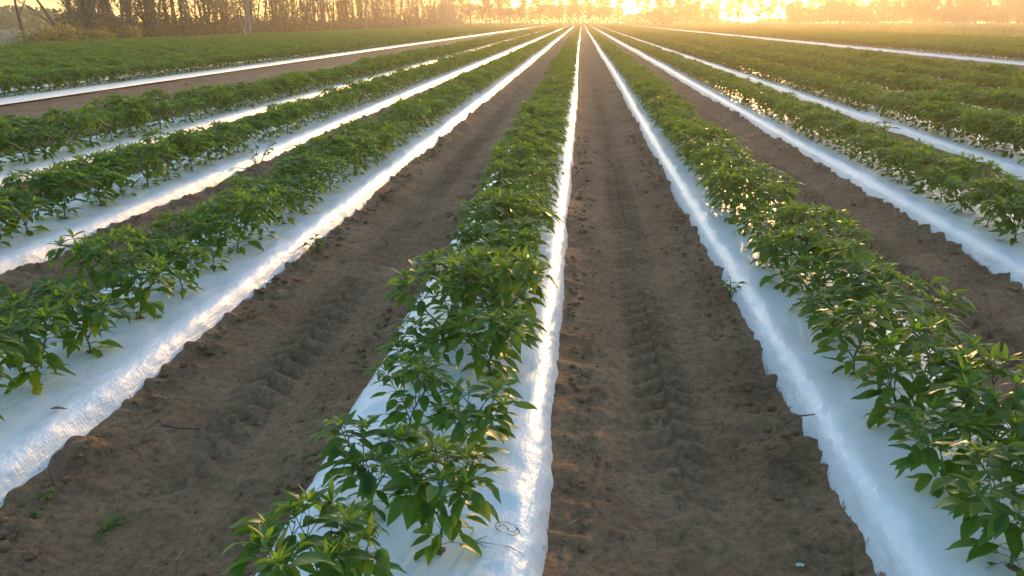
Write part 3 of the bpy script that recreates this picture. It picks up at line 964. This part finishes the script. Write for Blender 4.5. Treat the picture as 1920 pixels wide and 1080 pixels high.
# golden-leaved small tree and white sapling
def small_tree(seed, H, n, size):
    rg = nrng(seed); rnd = random.Random(seed); mb = MB(); pts = []
    grow(mb, rnd, Vector((0, 0, -0.1)), Vector((0.05, 0, 1)), H, 0.09, 0, 2, pts, 0.1, 7, (4, 6))
    base = [p for p, l in pts if p.z > 0.7]
    c = np.array([tuple(base[rnd.randrange(len(base))]) for _ in range(n)]) + rg.normal(0, 0.24, (n, 3))
    return mb.mesh("trunk"), crown_mesh("crown", c, size, rg)
a_, b_ = small_tree(71, 4.6, 1300, 0.16)
tree_thing("golden_tree", "small tree with golden-olive leaves standing before the woodland next to the grey pole", None, a_, b_, M_bark, M_gold_leaf, (-30.6, 74.5, 0.03), 0)
a_, b_ = small_tree(72, 5.2, 900, 0.16)
tree_thing("golden_tree", "taller yellow-leaved tree in the woodland edge between the two utility poles", None, a_, b_, M_bark, M_gold_leaf, (-32.0, 94.0, 0.03), 0)
tm_, _p = bare_tree(44, (0.28, 0, 1), 2.6, 0.06)
tree_thing("bare_sapling", "pale whitish leafless sapling leaning beside the golden-olive tree", None, tm_, None, M_pale_bark, None, (-29.9, 77.2, 0.03), 0)

# shrubs along the verge
def shrub_mesh(seed, w, h, n):
    rg = nrng(seed); rnd = random.Random(seed); mb = MB()
    for _ in range(9):
        a = rnd.uniform(0, 6.28); e = Vector((math.cos(a) * w * .35, math.sin(a) * w * .35, h * rnd.uniform(.5, .9)))
        mb.tube([(0, 0, -.05), tuple(e * .5 + Vector((0, 0, h * .12))), tuple(e)], [.018, .012, .005], 4)
    cl = [(rg.normal(0, w * 0.24), rg.normal(0, w * 0.24), h * rg.uniform(0.15, 0.85)) for _ in range(16)]
    c = np.concatenate([np.array(q) + rg.normal(0, 1, (n // 16, 3)) * np.array([w * .12, w * .12, h * .13]) for q in cl])
    c = c[c[:, 2] > 0.02]
    return mb.mesh("stem"), crown_mesh("foliage", c, 0.15, rg)
SH = [(16, 45.8, "bright orange-gold shrub at the very edge of the photo", "golden", 1.9, 1.15),
      (72, 49.0, "broad golden-brown shrub below the leaning bare tree", "golden", 2.0, 1.3),
      (48, 47.5, "olive green shrub between the orange-gold and golden-brown ones", "olive", 1.9, 1.1),
      (112, 51.6, "mixed olive and brown shrub at the foot of the ivy-clad trunk", "olive", 2.4, 1.1),
      (140, 53.8, "rounded yellow shrub just past the ivy-clad trunk", "golden", 1.8, 1.0),
      (168, 56.0, "small bright yellow shrub standing alone on the verge", "golden", 1.1, 0.8),
      (190, 58.0, "low dark green shrub beside the small bright yellow one", "olive", 1.7, 0.8),
      (212, 60.0, "golden shrub under the second ivy-clad trunk", "golden", 1.9, 1.1),
      (246, 64.0, "low olive shrub last in the verge's line of shrubs", "olive", 1.8, 0.9)]
for j, (pxx, d, lab, kind, w, h) in enumerate(SH):
    a_, b_ = shrub_mesh(500 + j, w, h, 700)
    X = (pxx - 1090) / 1675.0 * d
    t = thing("shrub", lab, "shrub", (X, d, 0.03), 0, "shrubs on the verge before the woodland")
    link("stem", a_, M_bark, t); link("foliage", b_, M_gold_leaf if kind == "golden" else M_wood_leaf, t)

# brush under the woodland trees, far wood, verge grass: masses nobody could count
def brush():
    rg = nrng(77)
    n = 46000
    y = 46 + (270 - 46) * rg.random(n) ** 1.5
    x = EDGE + 1.2 - np.abs(rg.normal(0, 3.6, n)) - (y - 60) * 0.012
    h = (1.1 + 1.4 * (N1(y * 0.35, x * 0.35) + 0.5)) * (0.55 + 0.45 * np.clip((EDGE + 1.2 - x) / 3, 0, 1))
    z = rg.random(n) ** 1.3 * h
    ok = y > -1.63 * x
    x, y, z = x[ok], y[ok], z[ok]; n = len(x)
    v, q, t = cloud(np.stack([x, y, z], 1), 0.30, rg)
    t[:, 0] = np.repeat(rg.random(n), 4)
    o = link("undergrowth", mesh_np("undergrowth", v, q, False, None, t), M_brush)
    o["kind"] = "stuff"; o["label"] = "brown tangled brush under the woodland trees"
brush()
def far_wood():
    rg = nrng(78)
    n = 16000
    y = rg.uniform(130, 300, n); x = -78 - rg.random(n) * 60 - (y - 120) * 0.45
    h = 1.6 + 2.4 * (N2(y * 0.06, x * 0.06) + 0.5) + 1.2 * N3(y * .3, x * .3)
    z = rg.random(n) ** 0.8 * h
    v, q, t = cloud(np.stack([x, y, z], 1), 1.1, rg)
    o = link("distant_wood", mesh_np("distant_wood", v, q, False, None, t), M_wood_leaf)
    o["kind"] = "stuff"; o["label"] = "distant hazy wood beyond the bare trees"
far_wood()
def hedge():
    rg = nrng(79)
    n = 42000
    x = -60 + 240 * rg.random(n)
    top = 3.4 + 2.0 * N1(x * 0.12, x * 0 + 3) + 1.2 * N2(x * 0.5, x * 0 + 9)
    top = np.where(x < 16, top + 3.0, np.where(x > 78, top + 4.5, top))
    sun_gap = np.exp(-((x - 60) / 9.0) ** 2)
    top = top * (1 - 0.78 * sun_gap) * np.where(x > 62, np.clip(0.7 + 0.8 * (N3(x * 0.22, x * 0 + 5) + .2), 0.1, 1), 1)
    z = rg.random(n) ** 0.8 * np.maximum(top, 0.3)
    y = 345 + rg.uniform(-6, 6, n)
    v, q, t = cloud(np.stack([x, y, z], 1), 0.8, rg)
    o = link("distant_hedge", mesh_np("distant_hedge", v, q, False, None, t), M_far_leaf)
    o["kind"] = "stuff"; o["label"] = "hazy distant hedge seen between the windbreak trunks"
hedge()

def blades(name, n, fx, hmin, hmax, width, mat, label, seed, lean=0.25):
    rg = nrng(seed)
    x, y = fx(rg, n)
    h = rg.uniform(hmin, hmax, n)
    a = rg.uniform(0, 6.283, n)
    w = width * rg.uniform(0.6, 1.3, n)
    dx, dy = np.cos(a) * w, np.sin(a) * w
    lx, ly = rg.normal(0, lean, n) * h, rg.normal(0, lean, n) * h
    b0 = np.stack([x - dx, y - dy, np.full(n, 0.0)], 1); b1 = np.stack([x + dx, y + dy, np.full(n, 0.0)], 1)
    m0 = np.stack([x - dx * .7 + lx * .35, y - dy * .7 + ly * .35, h * .6], 1); m1 = np.stack([x + dx * .7 + lx * .35, y + dy * .7 + ly * .35, h * .6], 1)
    tp = np.stack([x + lx, y + ly, h], 1)
    v = np.stack([b0, b1, m1, m0, tp], 1).reshape(-1, 3)
    i = np.arange(n)[:, None] * 5
    q = i + np.array([[0, 1, 2, 3]]); tr = i + np.array([[3, 2, 4]])
    t = np.repeat(np.stack([rg.random(n), np.full(n, .3), rg.random(n)], 1), 5, 0)
    o = link(name, mesh_np(name, v, [q, tr], False, None, t), mat)
    o["kind"] = "stuff"; o["label"] = label
    return o
blades("tall_grass", 60000, lambda rg, n: (31.5 + 150 * rg.random(n) ** 1.4, 40 + 235 * rg.random(n) ** 0.8), 0.45, 0.85, 0.035, M_grass, "tall yellow-green grass beyond the last rows, before the windbreak", 81)
blades("verge_grass", 30000, lambda rg, n: (-28.7 - 3.6 * rg.random(n), 38 + 225 * rg.random(n) ** 1.6), 0.12, 0.42, 0.02, M_dry, "dry tawny grass along the verge before the woodland", 82, 0.5)
blades("margin_grass", 16000, lambda rg, n: (-32 + 70 * rg.random(n), Y_END + 2 + 14 * rg.random(n)), 0.2, 0.6, 0.03, M_grass, "rough grass at the far end of the rows under the windbreak", 83, 0.4)

# ------------------------------------------------------------------ poles, wires, shed
def pole(x, y, h, label):
    mb = MB(); mb.tube([(0, 0, -0.3), (0, 0, h * .5), (0, 0, h)], [0.125, 0.105, 0.085], 10)
    t = thing("utility_pole", label, "utility pole", (x, y, 0.03), 0, None)
    link("post", mb.mesh("post"), M_concrete, t)
    ar = MB(); ar.box((0, -0.13, h - 0.35), (1.5, 0.09, 0.11)); link("crossarm", ar.mesh("crossarm", False), M_bark, t)
    for dx in (-.65, .65):
        im = MB(); im.tube([(dx, -0.13, h - 0.295), (dx, -0.13, h - 0.2), (dx, -0.13, h - 0.16)], [.03, .045, .02], 7)
        link("insulator", im.mesh("insulator"), M_roof, t)
    return t
POLES = [(-30.8, 81.0), (-31.0, 127.0), (-31.2, 174.0)]
pole(*POLES[0], 6.6, "grey concrete utility pole standing nearest the camera at the woodland edge")
pole(*POLES[1], 6.2, "grey concrete utility pole further along the edge, before dense brown trees")
pole(*POLES[2], 6.2, "faint hazy utility pole farthest along the woodland edge")
hts = [6.6, 6.2, 6.2]
for s in range(2):
    for dx in (-.65, .65):
        mb = MB(); (x0, y0), (x1, y1) = POLES[s], POLES[s + 1]
        pts = []
        for i in range(25):
            t = i / 24
            z = (hts[s] * (1 - t) + hts[s + 1] * t) - 0.13 - 2.7 * 4 * t * (1 - t) * (1 if dx < 0 else 0.92)
            pts.append((x0 + (x1 - x0) * t + dx, y0 + (y1 - y0) * t - 0.13, z))
        mb.tube(pts, [0.022] * 25, 4)
        o = link("overhead_wire", mb.mesh("overhead_wire"), M_wire)
        tag(o, "sagging overhead wire on the %s side, spanning from the %s utility pole" % ("woodland" if dx < 0 else "crop", ("nearest", "middle")[s]), "wire", "wires between the utility poles")
# post in the bright gap of the windbreak
def plain_post(x, y, h, r, label):
    mb = MB(); mb.tube([(0, 0, -.2), (0, 0, h * .6), (0, 0, h)], [r, r * .9, r * .75], 8)
    t = thing("timber_post", label, "post", (x, y, 0.03), 0, None)
    link("shaft", mb.mesh("shaft"), M_bark, t)
    cp = MB(); cp.box((0, 0, h - 0.25), (r * 7, r * 1.4, r * 1.4)); link("crossarm", cp.mesh("crossarm", False), M_bark, t)
plain_post((1176 - 1090) / 1675 * 284, 284, 5.4, 0.11, "dark timber pole standing in the bright gap of the windbreak")
plain_post((1085 - 1090) / 1675 * 268, 268, 1.9, 0.10, "short stout marker post at the end of the furrow under the windbreak")
# long low white shed
def shed():
    d = 292.0; x0 = (1216 - 1090) / 1675 * d; x1 = (1264 - 1090) / 1675 * d
    L = x1 - x0
    t = thing("low_shed", "long low white shed behind the windbreak trunks beside the bright sun glow", "shed", ((x0 + x1) / 2, d + 2, 0.03), 0.0, None)
    w = MB(); w.box((0, 0, 0.75), (L, 4.5, 1.6)); link("wall", w.mesh("wall", False), M_wall, t)
    r = MB()
    r.add([(-L / 2 - .2, -2.5, 1.56), (L / 2 + .2, -2.5, 1.56), (L / 2 + .2, 0, 2.25), (-L / 2 - .2, 0, 2.25), (-L / 2 - .2, 2.5, 1.56), (L / 2 + .2, 2.5, 1.56),
           (-L / 2 - .2, -2.5, 1.64), (L / 2 + .2, -2.5, 1.64), (L / 2 + .2, 0, 2.33), (-L / 2 - .2, 0, 2.33), (-L / 2 - .2, 2.5, 1.64), (L / 2 + .2, 2.5, 1.64)],
          [(3, 2, 1, 0), (4, 5, 2, 3), (6, 7, 8, 9), (9, 8, 11, 10), (0, 1, 7, 6), (5, 4, 10, 11), (1, 2, 8, 7), (2, 5, 11, 8), (3, 0, 6, 9), (4, 3, 9, 10)])
    link("roof", r.mesh("roof", False), M_roof, t)
    for k in (-1, 0, 1):
        dmb = MB(); dmb.box((k * L / 3.3, -2.262, 0.6), (1.3, 0.03, 1.2)); link("door", dmb.mesh("door", False), M_dark, t)
shed()

# ------------------------------------------------------------------ weeds, twigs, litter
def grass_weed(seed, n, h, spread):
    rnd = random.Random(seed); mb = MB()
    for _ in range(n):
        a = rnd.uniform(0, 6.28); L = h * rnd.uniform(.5, 1.1); el = rnd.uniform(0.1, 0.8)
        p = Vector((rnd.gauss(0, .01), rnd.gauss(0, .01), 0)); d = Vector((math.cos(a) * math.cos(el), math.sin(a) * math.cos(el), math.sin(el)))
        sd = d.cross(Vector((0, 0, 1))); sd.normalize()
        vs = []; w = 0.0035 * rnd.uniform(.7, 1.4) * spread
        for i in range(5):
            ww = w * (1 - i / 4.2)
            vs += [tuple(p - sd * ww), tuple(p + sd * ww)]
            p = p + d * L / 4; d = (d + Vector((0, 0, -0.28 * spread))).normalized()
            if p.z < 0.004: p.z = 0.004
        c = (rnd.random(), .3, rnd.random())
        mb.add(vs, [(2 * i, 2 * i + 2, 2 * i + 3, 2 * i + 1) for i in range(4)], (), c)
    return mb.mesh("blades", False)
def broad_weed(seed, n, h, L):
    rnd = random.Random(seed); stem = MB(); fol = MB()
    for _ in range(max(2, n // 5)):
        a = rnd.uniform(0, 6.28); e = Vector((math.cos(a) * h * .5, math.sin(a) * h * .5, h * rnd.uniform(.5, 1.0)))
        stem.tube([(0, 0, -.02), tuple(e * .5 + Vector((0, 0, h * .1))), tuple(e)], [.0035, .0028, .0015], 4)
        for j in range(5):
            t = 0.4 + 0.6 * j / 4
            b = a + rnd.uniform(-1.8, 1.8)
            leaf_into(fol, e * t + Vector((0, 0, h * .1 * (1 - t))), (math.cos(b), math.sin(b), rnd.uniform(-.2, .7)), L * rnd.uniform(.6, 1.2), L * .55, rnd.uniform(.3, 1.2), .25, rnd.uniform(-.3, .3), rnd, rnd.random(), rnd.random() * .7)
    return stem.mesh("stem"), fol.mesh("foliage")
def put_grass_weed(x, y, z, label, seed, n, h, sp=1.0, mat=None):
    t = thing("grass_weed", label, "weed", (x, y, z), 0, None)
    link("blades", grass_weed(seed, n, h, sp), mat or M_weed, t)
    st = MB(); st.tube([(0, 0, -.03), (0.002, 0, 0.004), (0.004, 0, 0.012)], [.008, .006, .003], 6); link("stem", st.mesh("stem"), M_dry, t)
def put_broad(x, y, z, label, seed, n, h, L, mat=None):
    a_, b_ = broad_weed(seed, n, h, L)
    t = thing("broadleaf_weed", label, "weed", (x, y, z), 0, None)
    link("stem", a_, M_stem, t); link("foliage", b_, mat or M_weed, t)
put_grass_weed(-1.494, 2.28, ground_h(-1.494, 2.28), "straggly green grass weed lying in the furrow left of the inked bed", 1, 26, 0.13)
put_broad(-1.715, 2.345, ground_h(-1.715, 2.345) , "tiny green seedling in the soil against the left bed, beside a twig stub", 2, 10, 0.03, 0.028)
put_broad(-1.70, 2.235, ground_h(-1.70, 2.235) , "tiniest green seedling in the soil, nearer the camera than the other seedling", 3, 8, 0.025, 0.024)
put_broad(-1.74, 5.43, ground_h(-1.74, 5.43), "brownish broadleaf weed rooted against the left bed's sunlit shoulder", 4, 30, 0.12, 0.05)
put_broad(0.86, 4.59, ground_h(0.86, 4.59), "small broadleaf weed at the soil edge of the right bed", 5, 24, 0.10, 0.045)
put_broad(-3.42, 8.9, 0.03, "tall pale green weed above the second white bed left of the inked one", 6, 34, 0.36, 0.07)
put_grass_weed(-9.54, 20.6, 0.03, "dark tuft of grass in the reddish lane, second nearest the camera", 7, 80, 0.22, 1.6)
put_grass_weed(-9.72, 17.5, 0.03, "tawny tuft of grass in the reddish lane, nearest the camera", 8, 60, 0.16, 1.6, M_dry)
put_grass_weed(-9.92, 22.6, 0.03, "tawny tuft of grass in the reddish lane next to the dark tuft", 9, 80, 0.20, 1.8, M_dry)
put_grass_weed(-10.4, 30.7, 0.03, "small tawny tuft of grass in the reddish lane farthest from the camera", 10, 60, 0.2, 1.8, M_dry)
put_broad(-11.25, 67.5, 0.03, "dark weed clump interrupting the white bed past the lane", 11, 70, 0.75, 0.22, M_ivy_leaf)
put_broad(-11.2, 41.5, 0.03, "low dark weed overgrowing the white bed beyond the lane", 12, 40, 0.4, 0.14, M_ivy_leaf)

def twig(name, pts, r, label, cat, mat=M_bark):
    mb = MB(); mb.tube(pts, [r * (1 - .5 * i / (len(pts) - 1)) for i in range(len(pts))], 5)
    o = link(name, mb.mesh(name), mat)
    return tag(o, label, cat)
zz = ground_h(0.87, 2.985)
twig("twig", [(0.80, 2.985, max(zz, .07) + .012), (0.85, 2.99, max(zz, .09) + .022), (0.905, 2.983, 0.125)], 0.0045, "short reddish-brown twig poking from the soil onto the right bed", "twig")
zz = ground_h(-1.75, 2.427)
twig("twig", [(-1.72, 2.40, zz - .01), (-1.735, 2.415, zz + .03), (-1.752, 2.43, zz + .062)], 0.006, "stubby brown twig sticking up against the left bed", "twig")
zz = ground_h(-1.513, 2.937)
twig("twig", [(-1.60, 2.91, ground_h(-1.6, 2.91) + .006), (-1.55, 2.93, ground_h(-1.55, 2.93) + .007), (-1.47, 2.955, ground_h(-1.47, 2.955) + .006)], 0.004, "thin dark twig lying in the furrow left of the inked bed", "twig")
t = thing("straw_wisp", "small wisp of dry pale straw in the furrow right of the inked bed", "straw", (0.348, 3.09, ground_h(0.348, 3.09) + 0.004))
rs = random.Random(3)
for j in range(5):
    a = rs.uniform(0, 6.28); mb = MB()
    mb.tube([(0, 0, 0), (math.cos(a) * .03, math.sin(a) * .03, .012), (math.cos(a) * .06, math.sin(a) * .06, .006)], [.0016, .0013, .0008], 4)
    link("stalk", mb.mesh("stalk"), M_dry, t)
mb = MB(); leaf_into(mb, (-0.03, 0, 0.004), (1, 0.15, 0.12), 0.07, 0.022, 0.3, 0.5, 0.1, random.Random(1), 0.0, 0.3)
o = link("dry_leaf", mb.mesh("dry_leaf"), plain_material("dry_leaf_brown", (0.16, 0.09, 0.05), (0.28, 0.17, 0.09), 30, 0.7)); o.location = (-1.90, 2.74, 0.152)
tag(o, "single curled brown leaf lying on the film of the left bed", "leaf")
mb = MB()
mb.add([(-.012, -.006, .003), (.008, -.008, .006), (.015, .003, .004), (.001, .008, .007), (-.013, .004, .004)], [(0, 1, 2, 3)], [(0, 3, 4)])
o = link("plastic_scrap", mb.mesh("plastic_scrap", False), plain_material("pale_green_plastic", (0.30, 0.42, 0.34), (0.38, 0.5, 0.42), 20, 0.4)); o.location = (0.672, 2.19, ground_h(0.672, 2.19) + .002)
tag(o, "tiny pale green plastic scrap lying on the soil by the right bed", "scrap")

def crumbs():
    rg = nrng(90)
    V = []; F = []
    mids = [0.5 * (BED_X[k] + BED_X[k + 1]) for k in (-3, -2, -1, 0, 1)]
    base = np.array([(1, 0, -.2), (-.4, .8, -.3), (-.5, -.8, -.2), (.1, .1, .8), (.5, .5, .3)])
    fc = np.array([(0, 1, 4), (1, 3, 4), (3, 0, 4), (0, 3, 2), (1, 2, 3), (0, 2, 1)])
    for xm in mids:
        for _ in range(2600):
            y = 1.7 + 9 * rg.random() ** 1.6
            u = rg.uniform(-.45, .45); u = math.copysign(abs(u) ** 0.75, u)
            x = xm + u * 0.98
            if abs(x - min(BED_X.values(), key=lambda b: abs(b - x))) < 0.41: continue
            r = 0.002 + 0.010 * rg.random() ** 4
            a = rg.uniform(0, 6.28)
            p = base * r * rg.uniform(.7, 1.3, (5, 3))
            q = np.stack([p[:, 0] * math.cos(a) - p[:, 1] * math.sin(a) + x, p[:, 0] * math.sin(a) + p[:, 1] * math.cos(a) + y, p[:, 2] * .8 + ground_h(x, y) + r * .3], 1)
            F.append(fc + len(V) * 5); V.append(q)
    ph = (1 + 5 ** 0.5) / 2
    ico = np.array([(-1, ph, 0), (1, ph, 0), (-1, -ph, 0), (1, -ph, 0), (0, -1, ph), (0, 1, ph), (0, -1, -ph), (0, 1, -ph), (ph, 0, -1), (ph, 0, 1), (-ph, 0, -1), (-ph, 0, 1)]) / 1.9
    icf = np.array([(0, 11, 5), (0, 5, 1), (0, 1, 7), (0, 7, 10), (0, 10, 11), (1, 5, 9), (5, 11, 4), (11, 10, 2), (10, 7, 6), (7, 1, 8), (3, 9, 4), (3, 4, 2), (3, 2, 6), (3, 6, 8), (3, 8, 9), (4, 9, 5), (2, 4, 11), (6, 2, 10), (8, 6, 7), (9, 8, 1)])
    nv = sum(len(v) for v in V)
    for k, side, cnt_ in ((1, -1, 420), (-1, 1, 420), (0, 1, 300), (0, -1, 260), (2, -1, 160), (-2, 1, 160), (1, 1, 160)):
        for _ in range(cnt_):
            y = 1.7 + 10 * rg.random() ** 1.5
            off = HALF + 0.015 + abs(rg.normal(0, 0.085))
            x = BED_X[k] + float(waver(BED_X[k], y)) + side * off
            r = 0.005 + 0.019 * rg.random() ** 2.6
            a = rg.uniform(0, 6.28)
            p = ico * r * rg.uniform(.62, 1.25, (12, 1)) * np.array([1.2, 0.9, 0.75])
            q = np.stack([p[:, 0] * math.cos(a) - p[:, 1] * math.sin(a) + x, p[:, 0] * math.sin(a) + p[:, 1] * math.cos(a) + y, p[:, 2] + ground_h(x, y) + r * .3], 1)
            F.append(icf + nv); V.append(q); nv += 12
    o = link("soil_crumbs", mesh_np("soil_crumbs", np.concatenate(V), np.concatenate(F), False), M_soil)
    o["kind"] = "stuff"; o["label"] = "small brown soil crumbs strewn over the furrows"
    # bits of straw
    V = []; F = []
    n = 0
    for xm in mids:
        for _ in range(150):
            y = 1.8 + 8 * rg.random() ** 1.4; x = xm + rg.uniform(-.46, .46); a = rg.uniform(0, 6.28); L = rg.uniform(.006, .028); w = 0.0009
            c, s = math.cos(a), math.sin(a); z = ground_h(x, y) + .006
            V += [(x - c * L - s * w, y - s * L + c * w, z), (x - c * L + s * w, y - s * L - c * w, z), (x + c * L + s * w, y + s * L - c * w, z + .004), (x + c * L - s * w, y + s * L + c * w, z + .004)]
            F.append((n, n + 1, n + 2, n + 3)); n += 4
    o = link("straw_litter", mesh_np("straw_litter", np.array(V), np.array(F), False), M_dry)
    o["kind"] = "stuff"; o["label"] = "bits of pale straw on the furrow soil"
crumbs()

# ------------------------------------------------------------------ haze
def haze():
    x0, x1, y0, y1, z0, z1 = -650, 650, -230, 650, -1.2, 24.0
    v = [(x0, y0, z0), (x1, y0, z0), (x1, y1, z0), (x0, y1, z0), (x0, y0, z1), (x1, y0, z1), (x1, y1, z1), (x0, y1, z1)]
    f = [(3, 2, 1, 0), (4, 5, 6, 7), (0, 1, 5, 4), (1, 2, 6, 5), (2, 3, 7, 6), (3, 0, 4, 7)]
    me = bpy.data.meshes.new("haze"); me.from_pydata(v, [], f)
    m = bpy.data.materials.new("haze"); m.use_nodes = True
    nt = m.node_tree
    for n in list(nt.nodes):
        if n.type == 'BSDF_PRINCIPLED': nt.nodes.remove(n)
    pv = nt.nodes.new("ShaderNodeVolumePrincipled")
    pv.inputs["Color"].default_value = (1.0, 0.81, 0.57, 1)
    pv.inputs["Density"].default_value = HAZE_DENSITY
    pv.inputs["Anisotropy"].default_value = 0.68
    nt.links.new(pv.outputs[0], nt.nodes["Material Output"].inputs["Volume"])
    o = link("haze", me, m)
    o["kind"] = "stuff"; o["label"] = "warm morning haze over the field"
    o.display_type = 'WIRE'
haze()
